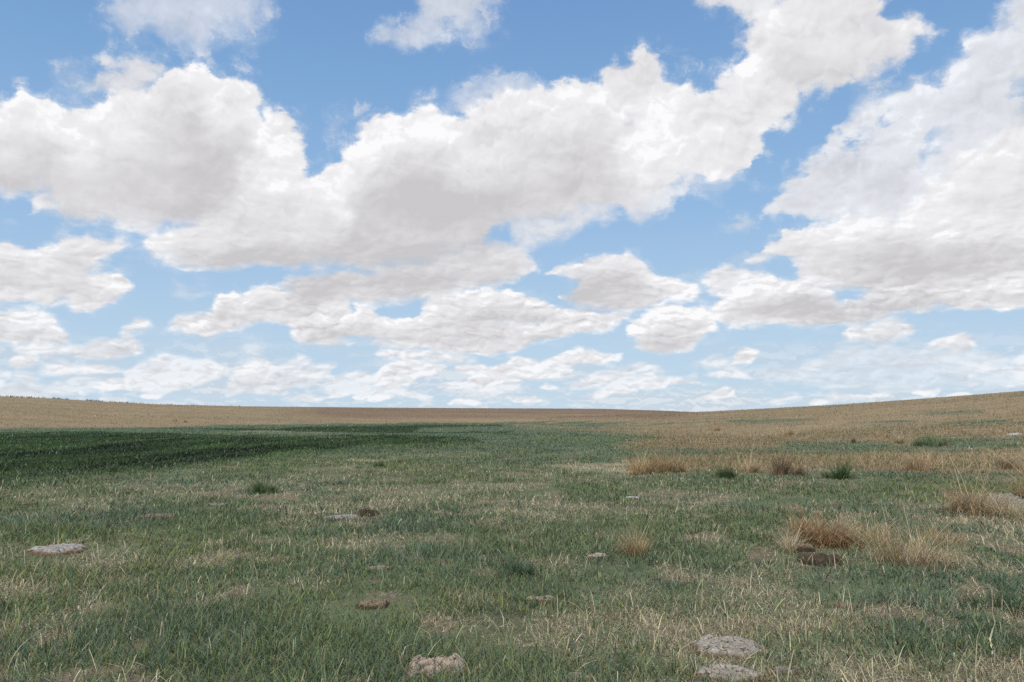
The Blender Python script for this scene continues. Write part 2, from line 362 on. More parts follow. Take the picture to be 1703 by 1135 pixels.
    cr.elements[1].position = 1; cr.elements[1].color = (.97, .97, .985, 1)
    for ps, cc in ((.3, (.70, .69, .705, 1)), (.62, (.805, .80, .815, 1)), (.87, (.875, .875, .89, 1))):
        el_ = cr.elements.new(ps); el_.color = cc
    ccol = N.vm('SCALE', ramp.outputs[0], sc=1 / STR)
    gcol = N.mix(N.mr(N.m('ADD', N.m('MULTIPLY', lrel, 3.0), low), .47, .64), (.62, .67, .74), (.85, .855, .86))
    gcol = N.vm('SCALE', gcol, sc=1 / STR)
    # clear sky: tint of the air seen in the photograph
    hs = N.mix(1.0, sky.outputs[0], (1.0, 1.0, 1.0), blend='MULTIPLY')
    base = N.vm('MULTIPLY', hs, (1.0, 1.1, 1.1))
    air = t.nodes.new('ShaderNodeValToRGB'); t.links.new(N.m('MULTIPLY', el, 2.0), air.inputs[0])
    ar = air.color_ramp; ar.elements[0].position = 0; ar.elements[0].color = (.52, .66, .80, 1)
    ar.elements[1].position = 1; ar.elements[1].color = (.168, .325, .61, 1)
    for ps, cc in ((.22, (.44, .605, .785, 1)), (.5, (.295, .485, .745, 1)), (.8, (.205, .385, .665, 1))):
        ar.elements.new(ps).color = cc
    base = N.mix(.94, base, N.vm('SCALE', air.outputs[0], sc=1 / STR))
    base = N.mix(ga, base, gcol)
    # distance veils the low clouds
    alpha = N.m('MULTIPLY', alpha, N.mr(el, 0.0, .10, .86, 1.0))
    col = N.mix(alpha, base, ccol)
    t.links.new(col, bg.inputs['Color'])
    W.cycles.sampling_method = 'MANUAL'; W.cycles.sample_map_resolution = 512
    return sky

build_world()
sd_ = bpy.data.lights.new('sun', 'SUN'); so = bpy.data.objects.new('sun', sd_); SC.collection.objects.link(so)
sd_.energy = 3.8; sd_.angle = math.radians(2.0); sd_.color = (1, .95, .87)
from mathutils import Vector
sv = Vector((math.sin(SUN_AZ) * math.cos(SUN_EL), math.cos(SUN_AZ) * math.cos(SUN_EL), math.sin(SUN_EL)))
so.rotation_euler = (-sv).to_track_quat('-Z', 'Y').to_euler()
so.location = sv * 50
cd = bpy.data.cameras.new('camera'); co = bpy.data.objects.new('camera', cd); SC.collection.objects.link(co)
cd.sensor_width = 36; cd.lens = 36 * F / 1703.0; cd.clip_end = 20000; cd.clip_start = .05
co.location = (0, 0, EYE); co.rotation_euler = (math.radians(90) + PITCH, 0, 0)
SC.camera = co
SC.view_settings.view_transform = 'Standard'; SC.view_settings.look = 'None'
SC.view_settings.exposure = 0; SC.view_settings.gamma = 1
SC.cycles.max_bounces = 4; SC.cycles.diffuse_bounces = 3; SC.cycles.glossy_bounces = 1; SC.cycles.transmission_bounces = 3
SC.cycles.use_denoising = False
# ================================================================== TERRAIN
def crest(az):
    """ridge lines: elevation of the skyline (photo px above the horizon), its distance, and where the slope starts"""
    px = CX + F * np.tan(np.clip(az, -1.2, 1.2))
    eL = HZ - np.interp(px, [-900, -300, 0, 90, 170, 260, 400, 620, 850, 1000, 1100, 1180, 1300, 2600], [640, 655, 665, 667, 671, 674.5, 677, 678.6, 679.6, 680.5, 683.5, 687, 692, 700])
    sL = np.interp(px, [-900, 0, 300, 700, 1000, 1300], [110, 117, 135, 190, 210, 240])
    eR = HZ - np.interp(px, [600, 900, 1060, 1170, 1400, 1703, 2100, 2800], [698, 694, 690, 685.5, 674.5, 657, 640, 625])
    sR = np.interp(px, [600, 900, 1100, 1350, 1703, 2400], [260, 170, 95, 55, 32, 25])
    return eL / F, sL, eR / F, sR

def slope(r, ec, rs, rc):
    t = np.clip((np.log(r) - np.log(rs)) / (np.log(rc) - np.log(rs)), 0, 1)
    t = 1 - (1 - t) ** 1.9
    e = -EYE / rs + (ec + EYE / rs) * t
    h = EYE + e * r
    top = EYE + ec * rc
    h = np.where(r > rc, top - (r - rc) * .012 - 0.0 * r, h)
    return np.where(r < rs, 0.0, np.maximum(h, 0))

def height(x, y):
    x = np.asarray(x, float); y = np.asarray(y, float)
    r = np.hypot(x, y) + 1e-6; az = np.arctan2(x, y)
    k = sstep(2.2, 1.2, np.abs(az))
    eL, sL, eR, sR = crest(az)
    hL = slope(r, eL * k + (1 - k) * .004, sL, 420.0); hR = slope(r, eR * k + (1 - k) * .004, sR, 265.0)
    h = np.maximum(hL, hR)
    amp = sstep(2, 8, r) * .06 + sstep(30, 120, r) * .05
    h = h + amp * (fbm(x * .35, y * .35, 5, 3) - .5) + .035 * (fbm(x * 1.6, y * 1.6, 9, 2) - .5)
    return h

def ground_at(px, py):
    """world point on the terrain seen at a place of the reference view"""
    dx, dy, dz = px_dir(px, py)
    n = math.sqrt(dx * dx + dy * dy); dx, dy, dz = dx / n, dy / n, dz / n
    r = np.exp(np.linspace(math.log(3), math.log(600), 6000))
    g = EYE + dz * r - height(dx * r, dy * r)
    i = np.argmax(g < 0)
    if g[i] >= 0: i = len(r) - 1
    return float(dx * r[i]), float(dy * r[i]), float(height(dx * r[i], dy * r[i])), float(r[i])

# ---------------------------------------------------------------- vegetation map
Z_TAN_R = [(1015,712),(1100,712),(1250,722),(1330,740),(1290,746),(1060,750),(1020,738),(1060,722)]
DARK = [[(-400,722),(0,720),(160,718),(330,722),(500,724),(640,722),(700,724),(790,730),(800,738),(760,742),(680,745),(560,750),(430,760),(330,774),(220,785),(120,795),(0,808),(-400,850)],
        [(240,713),(420,712),(560,709),(700,707),(830,706),(835,709),(700,712),(690,719),(860,718),(850,722),(640,722),(420,717)]]
TAN_R = [[(840,706),(920,708),(1000,714),(1015,713),(1060,706),(1250,700),(1500,700),(2400,700),(2400,735),(1703,735),(1560,728),(1490,742),(1440,735),(1330,738),(1300,744),(1180,748),(1060,752),(1035,744),(1090,728),(1035,722)],
         [(1040,790),(1055,768),(1150,762),(1260,758),(1330,748),(1480,745),(1703,740),(2400,740),(2400,790),(1703,786),(1560,790),(1400,784),(1300,790),(1180,784)]]
PALE = [[(400,714),(560,714),(660,716),(655,719),(520,720),(395,718)], [(900,775),(1000,770),(1060,768),(1050,785),(960,785)], [(560,762),(640,762),(670,768),(600,770)]]
GREENPATCH = [[(1300,742),(1420,735),(1470,742),(1400,756),(1300,754)], [(1510,736),(1590,730),(1703,728),(1703,745),(1600,742),(1530,745)],
              [(1200,699),(1290,696),(1330,699),(1260,703),(1200,704)], [(1500,686),(1580,683),(1620,686),(1540,690)]]

def zones(x, y, z):
    r = np.hypot(x, y)
    az = np.arctan2(x, y)
    px, py = dir_px(x, y, z - EYE)
    front = (y > 0)
    n1 = fbm(x * .12, y * .12, 31, 4) - .5
    n2 = fbm(x * .6, y * .6, 41, 4) - .5
    vs = np.clip(600 / r, 3, 60)                       # pixels per patch at this distance
    qx = px + n1 * vs * 6; qy = py + (n1 + .5 * n2) * vs * .9
    eL, sL, eR, sR = crest(az)
    qx = qx + 150 * (fbm(x * .035, y * .03, 35, 3) - .5) * sstep(40, 90, r) * sstep(900, 960, px)
    Z = {}
    tanL = sstep(.97, 1.05, r / sL + .12 * n1) * (px < 1120)
    brown = sstep(.0, 1.0, 1.2 - np.abs(py - 686) / 12) ** 1.0 * 1.6 * sstep(420, 620, px) * sstep(1190, 1080, px) * (.9 + 1.6 * n1)
    d = np.maximum(poly_sdf(DARK[0], qx, qy), poly_sdf(DARK[1], qx, qy))
    Z['dark'] = np.where(front, sstep(0, 1, (d + 8 * n2 * np.clip((py - 716) / 25, .15, 1.6) + np.clip((py - 716) * .16, 1, 14)) / np.clip((py - 716) * .5, 2.5, 36)), 0)
    d = np.maximum(poly_sdf(TAN_R[0], qx, qy), poly_sdf(TAN_R[1], qx, qy))
    t = sstep(-8, 8, d + 24 * n2 + 10 * n1)
    up = (py < 703 + 14 * n1) & (px > 860)
    Z['tan'] = np.clip(np.maximum(np.maximum(t, tanL), up * 1.0) * np.where(front, 1, 0), 0, 1)
    d = np.maximum.reduce([poly_sdf(p, qx, qy) for p in PALE])
    Z['pale'] = np.where(front, sstep(-3, 3, d), 0)
    g = np.maximum.reduce([poly_sdf(p, qx, qy) for p in GREENPATCH])
    gp = sstep(-4, 3, g + 8 * n2) * .75
    gp = np.maximum(gp, sstep(.18, .26, fbm(x * .03, y * .05, 77, 4) - .5 + .02) * .6 * (r > 60) * np.where(px > 900, 1, .15))
    Z['tan'] = Z['tan'] * (1 - gp)
    Z['brown'] = np.clip(brown, 0, 1) * front * np.clip(.25 + 2.2 * fbm(x * .02, y * .06, 341, 3) - .3, 0, 1)
    # straw litter share of the near meadow: more to the right and in patches
    st = fbm(x * .45, y * .33, 51, 4)
    st2 = fbm(x * 1.5, y * 1.2, 61, 3)
    s = .31 + 1.5 * (st - .5) + .35 * sstep(.60, .72, fbm(x * 2.1, y * 1.5, 401, 4)) + 1.1 * (st2 - .5) + .12 * sstep(-2.5, 3, x * 6 / np.maximum(r, 1)) + .03 * sstep(16, 9, r) + .12 * sstep(8, 5, r) + .15 * sstep(3, 9, x * 14 / np.maximum(r, 1)) * sstep(12, 6, r)
    s = s * (1 - .62 * sstep(10, 32, r))
    Z['straw'] = np.clip(s, .03, .92)
    Z['blue'] = np.clip(.45 + 1.8 * (fbm(x * .25, y * .2, 71, 4) - .5) + .35 * sstep(18, 45, r), 0, 1)
    return Z

def blend(c, m, col):
    return c * (1 - m[:, None]) + np.asarray(col, float)[None, :] * m[:, None]

C_GREEN = (.135, .172, .074); C_BLUE = (.114, .160, .095); C_YEL = (.18, .205, .066)
C_STRAW = (.42, .36, .22); C_PALE = (.55, .50, .35); C_TAN = (.305, .226, .126); C_RUST = (.28, .17, .09)
C_DARK = (.042, .067, .019); C_THATCH = (.155, .140, .090); C_BROWN = (.20, .125, .080)

def soil_color(x, y, z):
    Z = zones(x, y, z); r = np.hypot(x, y)
    n = fbm(x * 2.2, y * 2.2, 81, 4)
    base = np.tile(np.array(C_THATCH), (len(x), 1)) * (.55 + .7 * n)[:, None]
    far = sstep(25, 70, r)
    meadow = blend(np.tile(np.array((.085, .115, .062)), (len(x), 1)), Z['blue'] * .7, (.062, .100, .068))
    meadow = blend(meadow, Z['straw'] * .55, (.24, .20, .125))
    bare = sstep(.62, .74, fbm(x * 2.1, y * 1.5, 401, 4)) * (r < 45)
    base = blend(base, bare * .7, (.17, .125, .088))
    turf = (1 - bare) * sstep(.25, .6, fbm(x * .7, y * .7, 83, 4) + .15)
    base = blend(base, turf * .6 * (1 - .6 * Z['straw']), (.085, .125, .055))
    base = base * (1 - far[:, None]) + meadow * far[:, None]
    m2 = fbm(x * .05, y * .09, 91, 5); m3 = fbm(x * .4, y * .6, 92, 4)
    tan = np.array((.228, .170, .100))[None, :] * (.72 + .35 * m2 + .28 * m3)[:, None]
    base = base * (1 - Z['tan'][:, None]) + tan * Z['tan'][:, None]
    base = blend(base, Z['brown'] * .75, (.16, .105, .072))
    base = blend(base, Z['pale'] * .8, (.26, .23, .15))
    base = blend(base, Z['dark'] * .95, (.014, .036, .011))
    return np.clip(base, 0, 1)

def new_mesh(name, co, faces_q, col=None, smooth=True):
    me = bpy.data.meshes.new(name)
    me.vertices.add(len(co)); me.vertices.foreach_set('co', np.asarray(co, np.float32).ravel())
    nf = len(faces_q)
    me.loops.add(nf * 4); me.loops.foreach_set('vertex_index', np.asarray(faces_q, np.int32).ravel())
    me.polygons.add(nf); me.polygons.foreach_set('loop_start', np.arange(nf, dtype=np.int32) * 4)
    me.polygons.foreach_set('use_smooth', np.full(nf, smooth))
    if col is not None:
        a = me.color_attributes.new('tint', 'FLOAT_COLOR', 'POINT')
        c4 = np.ones((len(co), 4), np.float32); c4[:, :3] = col
        a.data.foreach_set('color', c4.ravel())
    me.update(calc_edges=True)
    return me

def link(name, me, mat, **props):
    o = bpy.data.objects.new(name, me); SC.collection.objects.link(o)
    if mat: me.materials.append(mat)
    for k, v in props.items(): o[k] = v
    return o

def mat_ground():
    m = bpy.data.materials.new('meadow_ground'); m.use_nodes = True
    t = m.node_tree; N = NT(t); b = t.nodes['Principled BSDF']
    at = t.nodes.new('ShaderNodeAttribute'); at.attribute_name = 'tint'
    geo = t.nodes.new('ShaderNodeNewGeometry')
    n1 = N.noise(geo.outputs['Position'], 9.0, 8, .65)
    n2 = N.noise(N.vm('MULTIPLY', geo.outputs['Position'], (1, 1, .2)), .8, 8, .7)
    f = N.m('ADD', N.m('MULTIPLY', n1, .9), N.m('MULTIPLY', n2, .9))
    k = N.mr(f, .5, 1.3, .5, 1.5, 'LINEAR')
    c = N.vm('MULTIPLY', at.outputs['Color'], N.xyz(k, k, k))
    t.links.new(c, b.inputs['Base Color']); b.inputs['Roughness'].default_value = .95
    b.inputs['Specular IOR Level'].default_value = .1
    bp = t.nodes.new('ShaderNodeBump'); bp.inputs['Strength'].default_value = .9; bp.inputs['Distance'].default_value = .06
    t.links.new(f, bp.inputs['Height']); t.links.new(bp.outputs[0], b.inputs['Normal'])
    return m

def mat_blade(name='grass_blades', trans=.32, rough=.55):
    m = bpy.data.materials.new(name); m.use_nodes = True
    t = m.node_tree; b = t.nodes['Principled BSDF']; out = t.nodes['Material Output']
    at = t.nodes.new('ShaderNodeAttribute'); at.attribute_name = 'tint'
    t.links.new(at.outputs['Color'], b.inputs['Base Color'])
    b.inputs['Roughness'].default_value = rough; b.inputs['Specular IOR Level'].default_value = .25
    tr = t.nodes.new('ShaderNodeBsdfTranslucent'); t.links.new(at.outputs['Color'], tr.inputs[0])
    mx = t.nodes.new('ShaderNodeMixShader'); mx.inputs[0].default_value = trans
    t.links.new(b.outputs[0], mx.inputs[1]); t.links.new(tr.outputs[0], mx.inputs[2]); t.links.new(mx.outputs[0], out.inputs[0])
    return m

def build_ground():
    a1 = np.linspace(-.75, .75, 560); a2 = np.linspace(.75, 2 * math.pi - .75, 140)[1:-1]
    A = np.concatenate([a1, a2]); na = len(A)
    R = np.concatenate([[0.0], np.exp(np.linspace(math.log(.4), math.log(500), 430)), np.exp(np.linspace(math.log(540), math.log(9000), 20))])
    nr = len(R)
    rr, aa = np.meshgrid(R, A, indexing='ij')
    x = (rr * np.sin(aa)).ravel(); y = (rr * np.cos(aa)).ravel()
    z = height(x, y)
    idx = np.arange(nr * na).reshape(nr, na)
    q = np.stack([idx[:-1], np.roll(idx, -1, 1)[:-1], np.roll(idx, -1, 1)[1:], idx[1:]], -1)[..., ::-1].reshape(-1, 4)
    me = new_mesh('ground', np.stack([x, y, z], 1), q, soil_color(x, y, z))
    o = link('ground', me, mat_ground(), kind='structure')
    return o

# ---------------------------------------------------------------- blades
def blades(rng, x, y, z, hgt, wid, az, lean, curve, kink, col, S, tipcol=None, tk=.55):
    n = len(x)
    P = np.zeros((n, S + 1, 3)); P[:, 0, 0] = x; P[:, 0, 1] = y; P[:, 0, 2] = z - .01
    ca, sa = np.cos(az), np.sin(az)
    for k in range(S):
        tt = (k + .5) / S
        th = lean + curve * tt + kink * (tt > tk)
        st = np.sin(th) * hgt / S; ct = np.cos(th) * hgt / S
        P[:, k + 1, 0] = P[:, k, 0] + st * ca; P[:, k + 1, 1] = P[:, k, 1] + st * sa; P[:, k + 1, 2] = P[:, k, 2] + ct
    P[:, 1:, 2] = np.maximum(P[:, 1:, 2], z[:, None] + .006)
    sd = az + math.pi / 2 + rng.normal(0, .5, n)
    sx, sy = np.cos(sd), np.sin(sd)
    tt = np.linspace(0, 1, S + 1)
    w = (1 - tt) ** .6 * .92 + .08
    V = np.zeros((n, S + 1, 2, 3))
    for s, sg in ((0, -.5), (1, .5)):
        V[:, :, s, 0] = P[:, :, 0] + sg * wid[:, None] * w * sx[:, None]
        V[:, :, s, 1] = P[:, :, 1] + sg * wid[:, None] * w * sy[:, None]
        V[:, :, s, 2] = P[:, :, 2]
    base = (np.arange(n) * (S + 1) * 2)[:, None, None]
    k = np.arange(S)[None, :, None] * 2
    q = base + k + np.array([0, 1, 3, 2])[None, None, :]
    C = np.repeat(col[:, None, :], S + 1, 1)
    if tipcol is not None:
        f = (tt[None, :, None] ** 2.0) * tipcol[1][:, None, None]
        C = C * (1 - f) + tipcol[0][:, None, :] * f
    C = np.repeat(C[:, :, None, :], 2, 2)
    return V.reshape(-1, 3), q.reshape(-1, 4), C.reshape(-1, 3)

class Pile:
    def __init__(s): s.v = []; s.q = []; s.c = []; s.n = 0
    def add(s, r):
        v, q, c = r; s.v.append(v.astype(np.float32)); s.q.append((q + s.n).astype(np.int32)); s.c.append(c.astype(np.float32)); s.n += len(v)
    def mesh(s, name): return new_mesh(name, np.concatenate(s.v), np.concatenate(s.q), np.concatenate(s.c))

HOLES = []        # (x, y, radius) where no grass grows: under the dung and stones
def scatter(rng, n, r0, r1, amax=.66, pw=0.0):
    u = rng.random(n); r = np.exp(np.log(r0) + u * (np.log(r1) - np.log(r0)))
    a = rng.uniform(-amax, amax, n)
    return r * np.sin(a), r * np.cos(a), r

def jit(rng, n, c, v=.22, hue=.10):
    c = np.asarray(c, float); k = np.exp(rng.normal(0, v, n))[:, None]
    return np.clip((c[None, :] if c.ndim == 1 else c) * k * (1 + rng.normal(0, hue, (n, 3))), 0.003, .85)

def build_grass(green_mat, dens=1.0):
    rng = np.random.default_rng(7)
    G = Pile(); D = Pile(); K = Pile(); T = Pile()
    rings = [(3.2, 7, 210000, 4), (7, 14, 240000, 3), (14, 30, 260000, 2), (30, 70, 260000, 2), (70, 180, 170000, 1), (180, 440, 120000, 1)]
    for r0, r1, n, S in rings:
        n = int(n * dens)
        x, y, r = scatter(rng, n, r0, r1)
        # clumping: pull roots towards clump centres
        # blades grow in random clumps of many sizes
        nc = max(n // 22, 1)
        kx, ky, kr = scatter(rng, nc, r0 * .93, r1 * 1.07)
        ci = rng.integers(0, nc, n); lone = rng.random(n) < .35
        sg = kr[ci] * .011 * np.exp(rng.normal(0, .5, nc))[ci]
        x = np.where(lone, x, kx[ci] + rng.normal(0, 1, n) * sg); y = np.where(lone, y, ky[ci] + rng.normal(0, 1, n) * sg * 1.3)
        r = np.hypot(x, y)
        ch = np.where(lone, rng.random(n), rng.random(nc)[ci]); ch2 = np.where(lone, rng.random(n), rng.random(nc)[ci])
        cspec = np.where(lone, rng.random(n), rng.random(nc)[ci])
        bare = sstep(.62, .74, fbm(x * 2.1, y * 1.5, 401, 4)) * (r < 45)
        keep = rng.random(n) > bare * .6
        for hx, hy, hr in HOLES: keep &= (x - hx) ** 2 + (y - hy) ** 2 > hr * hr * (.75 + .5 * rng.random(n))
        x, y, r, ch, ch2, cspec = x[keep], y[keep], r[keep], ch[keep], ch2[keep], cspec[keep]; n = len(x)
        z = height(x, y); Z = zones(x, y, z)
        grow = fbm(x * .8, y * .8, 101, 4); grow2 = fbm(x * .22, y * .22, 111, 3)
        u = rng.random(n)
        isdark = u < Z['dark'] * .88; istan = (~isdark) & (rng.random(n) < Z['tan'] * .93)
        isdry = (~isdark) & (~istan) & (.72 * rng.random(n) + .28 * cspec < np.clip(Z['straw'] * 1.05 + Z['pale'] * .6, 0, .97))
        isgr = ~(isdark | istan | isdry)
        far = np.maximum(r / 6.0, 1.0)
        wsc = np.where(far < 1.01, 1, far ** .80)
        az = rng.uniform(0, 2 * np.pi, n)
        # --- green
        for mask, kind in ((isgr, 'g'), (isdry, 's'), (istan, 't'), (isdark, 'd')):
            m = mask.copy()
            if kind == 'g': m &= rng.random(n) < np.clip(.30 + 2.6 * (grow - .34), .14, 1)
            if kind == 't': m &= rng.random(n) < np.where(r > 70, .55, .8)
            k = int(m.sum())
            if not k: continue
            xx, yy, zz, rr_ = x[m], y[m], z[m], r[m]
            if kind == 'g':
                h = (.035 + .075 * grow[m] + .11 * ch[m] ** 3) * np.exp(rng.normal(0, .25, k)) * np.clip(.85 + (rr_ - 40) / 120, .85, 2.0)
                w = .0058 * np.exp(rng.normal(0, .3, k)) * wsc[m]
                c = np.where((.5 * rng.random(k) + .5 * ch2[m] < Z['blue'][m])[:, None], jit(rng, k, C_BLUE), jit(rng, k, C_GREEN))
                yel = rng.random(k) < np.clip(.10 + 1.6 * (grow2[m] - .55), 0, .5)
                c = np.where(yel[:, None], jit(rng, k, C_YEL), c) * (.8 + .45 * ch2[m])[:, None]
                tip = (jit(rng, k, C_STRAW), (rng.random(k) < .22) * rng.random(k))
                G.add(blades(rng, xx, yy, zz, h, w, az[m], rng.uniform(.05, .8, k), rng.uniform(.2, 1.4, k), 0, c, S, tip))
            elif kind == 's':
                flat = rng.random(k) < .68
                h = np.where(flat, rng.uniform(.05, .17, k), rng.uniform(.05, .16, k)) * np.clip(.85 + (rr_ - 40) / 120, .85, 2.0)
                w = .0042 * np.exp(rng.normal(0, .35, k)) * wsc[m]
                lean = np.where(flat, rng.uniform(1.0, 1.55, k), rng.uniform(.1, 1.0, k))
                kink = np.where((rng.random(k) < .5), rng.uniform(.7, 2.1, k), 0)
                c = np.where((rng.random(k) < .35)[:, None], jit(rng, k, C_PALE, .2, .05), jit(rng, k, C_STRAW, .3, .06))
                brn = rng.random(k) < .25
                c = np.where(brn[:, None], jit(rng, k, (.24, .17, .10), .3, .06), c)
                D.add(blades(rng, xx, yy, zz, h, w, az[m], lean, rng.uniform(0, .6, k), kink, c, max(S, 2), None, .45))
            elif kind == 't':
                h = (.05 + .20 * ch[m] ** 2) * np.exp(rng.normal(0, .3, k)) * np.clip(.85 + (rr_ - 40) / 120, .85, 1.25)
                w = .0040 * np.exp(rng.normal(0, .3, k)) * wsc[m]
                c = np.where((rng.random(k) < .22)[:, None], jit(rng, k, C_RUST, .12, .04), jit(rng, k, C_TAN, .12, .04))
                c = np.where((rng.random(k) < .18)[:, None], jit(rng, k, C_STRAW, .2, .05), c)
                c = c * (.60 + .45 * fbm(xx * .06, yy * .05, 321, 4) + .38 * fbm(xx * .03, yy * .17, 325, 4))[:, None]
                gr = rng.random(k) < np.clip(.08 + 1.5 * (fbm(xx * .10, yy * .12, 331, 4) - .46), .03, .6)
                c = np.where(gr[:, None], jit(rng, k, (.12, .15, .06), .2, .05), c)
                c = np.where((rng.random(k) < Z['brown'][m] * .85)[:, None], jit(rng, k, C_BROWN, .2, .05), c)
                T.add(blades(rng, xx, yy, zz, h, w, az[m], rng.uniform(.0, .8, k), rng.uniform(0, 1.2, k), 0, c, S))
            else:
                h = (.05 + .10 * ch[m] ** 2) * np.exp(rng.normal(0, .3, k)) * (.4 + grow[m] * 1.2)
                w = .006 * np.exp(rng.normal(0, .3, k)) * wsc[m]
                c = jit(rng, k, C_DARK, .3, .08) * (np.clip(5.0 * (fbm(xx * .70, yy * .11, 303, 3) - .5) + 1.05, .18, 2.3) * (.7 + .5 * ch2[m]))[:, None]
                K.add(blades(rng, xx, yy, zz, h, w, az[m], rng.uniform(.1, 1.1, k), rng.uniform(0, 1.2, k), 0, c, S))
    # tall pale bent stalks standing out of the near meadow
    n = int(10000 * dens)
    x, y, r = scatter(rng, n, 3.4, 34)
    z = height(x, y); Z = zones(x, y, z)
    m = rng.random(n) < np.clip(Z['straw'] * 1.6 - .12, .06, 1) * (1 - Z['dark'])
    x, y, z, r = x[m], y[m], z[m], r[m]; k = len(x)
    tri = rng.random(k)
    D.add(blades(rng, x, y, z, rng.uniform(.12, .30, k), .0052 * np.maximum(r / 7, 1) ** .6 * np.exp(rng.normal(0, .25, k)), rng.uniform(0, 6.28, k),
                 rng.uniform(.05, .9, k), rng.uniform(.2, 1.3, k), np.where(tri < .7, rng.uniform(.8, 2.2, k), 0), jit(rng, k, (.58, .51, .34), .18, .04), 7, None, .5))
    for P, nm in ((G, 'green_grass'), (D, 'straw_grass'), (T, 'tan_grass'), (K, 'dark_sedge')):
        lab = {'green_grass': ('short green and blue green grass growing across the near meadow', 'grass'),
               'straw_grass': ('pale dead straw blades and bent stalks tangled through the green grass', 'dead grass'),
               'tan_grass': ('tan dried grass covering the far slopes and the right field', 'dry grass'),
               'dark_sedge': ('dark deep green vegetation band at the left of the valley floor', 'sedge')}[nm]
        if P.n: link(nm, P.mesh(nm), green_mat, kind='stuff', label=lab[0], category=lab[1])
# ================================================================== THINGS
def mat_dung():
    m = bpy.data.materials.new('dried_dung'); m.use_nodes = True
    t = m.node_tree; N = NT(t); b = t.nodes['Principled BSDF']
    at = t.nodes.new('ShaderNodeAttribute'); at.attribute_name = 'tint'
    geo = t.nodes.new('ShaderNodeNewGeometry')
    pw = N.vm('ADD', geo.outputs['Position'], N.vm('SCALE', N.noise(geo.outputs['Position'], 11.0, 4, .6, out=1), sc=.10))
    n1 = N.noise(pw, 34.0, 6, .62); n2 = N.noise(pw, 16.0, 5, .65)
    vo = t.nodes.new('ShaderNodeTexVoronoi'); vo.feature = 'DISTANCE_TO_EDGE'; t.links.new(N.vm('MULTIPLY', pw, (1, 1.9, 1)), vo.inputs['Vector']); vo.inputs['Scale'].default_value = 13.0
    crk = N.m('MULTIPLY', N.mr(vo.outputs['Distance'], .0, .07, 1, 0), N.mr(n2, .45, .6, 0, 1))
    k = N.m('MULTIPLY', N.mr(N.m('ADD', n1, n2), .6, 1.4, .5, 1.35, 'LINEAR'), N.mr(crk, 0, 1, 1, .5))
    t.links.new(N.vm('MULTIPLY', at.outputs['Color'], N.xyz(k, k, k)), b.inputs['Base Color'])
    b.inputs['Roughness'].default_value = .95; b.inputs['Specular IOR Level'].default_value = .1
    bp = t.nodes.new('ShaderNodeBump'); bp.inputs['Strength'].default_value = 1.0; bp.inputs['Distance'].default_value = .02
    t.links.new(N.m('SUBTRACT', N.m('ADD', n1, n2), crk), bp.inputs['Height']); t.links.new(bp.outputs[0], b.inputs['Normal'])
    return m
DM = mat_dung(); BM = mat_blade()

def pat_mesh(seed, rx, ry, h, top, side, cracks=1.0, dome=.25, tilt=0.0):
    nr, na = 46, 110
    rho = np.linspace(0, 1, nr) ** .8; th = np.linspace(0, 2 * np.pi, na, endpoint=False)
    R, T = np.meshgrid(rho, th, indexing='ij')
    ox = np.cos(T); oy = np.sin(T)
    outl = .95 + .9 * (fbm(ox * 1.3 + seed, oy * 1.3 + seed, seed, 4) - .5) + .35 * (fbm(ox * 4.5 + seed, oy * 4.5, seed + 9, 3) - .5)
    ux = R * ox * outl; uy = R * oy * outl
    n1 = fbm(ux * 2.2 + seed, uy * 2.2, seed + 1, 5)
    rid = 1 - np.abs(2 * fbm(ux * 2.6 + 3, uy * 3.4 + seed, seed + 2, 4) - 1)
    crack = sstep(.93, .995, rid) * cracks
    pit = sstep(.66, .74, fbm(ux * 4.5 + seed, uy * 4.5 + 8, seed + 5, 2)) * cracks
    edge = 1 - np.clip((R - .62) / .38, 0, 1) ** 1.8
    z = h * edge * (.55 + dome * (1 - R ** 2) + 1.0 * (n1 - .5)) - h * (.5 * crack + .6 * pit) * edge
    z = z + tilt * uy * h
    z = np.maximum(z, -.01); z[-1] = -.03
    under = np.where(R > .93, .93 + (1 - R) * .0, R)            # sides drop steeply
    x = ux * rx; y = uy * ry
    c = np.asarray(top)[None, None, :] * (.75 + .5 * n1)[..., None]
    k = np.clip(crack + pit * .8, 0, 1)[..., None]; c = c * (1 - k) + np.asarray(side) * .45 * k
    e = sstep(.80, .96, R)[..., None]; c = c * (1 - e) + np.asarray(side) * e
    c = c * 1.02
    # close to a single centre vertex
    V = np.stack([x, y, z], -1).reshape(-1, 3); idx = np.arange(nr * na).reshape(nr, na)
    q = np.stack([idx[:-1], idx[1:], np.roll(idx, -1, 1)[1:], np.roll(idx, -1, 1)[:-1]], -1).reshape(-1, 4)
    return new_mesh('dung', V, q, c.reshape(-1, 3), smooth=True)

GREYT = (.27, .215, .165); GREY = (.27, .24, .20); BRN = (.075, .054, .036); TANB = (.23, .175, .12); DRK = (.055, .038, .026); SIDE = (.17, .11, .07)
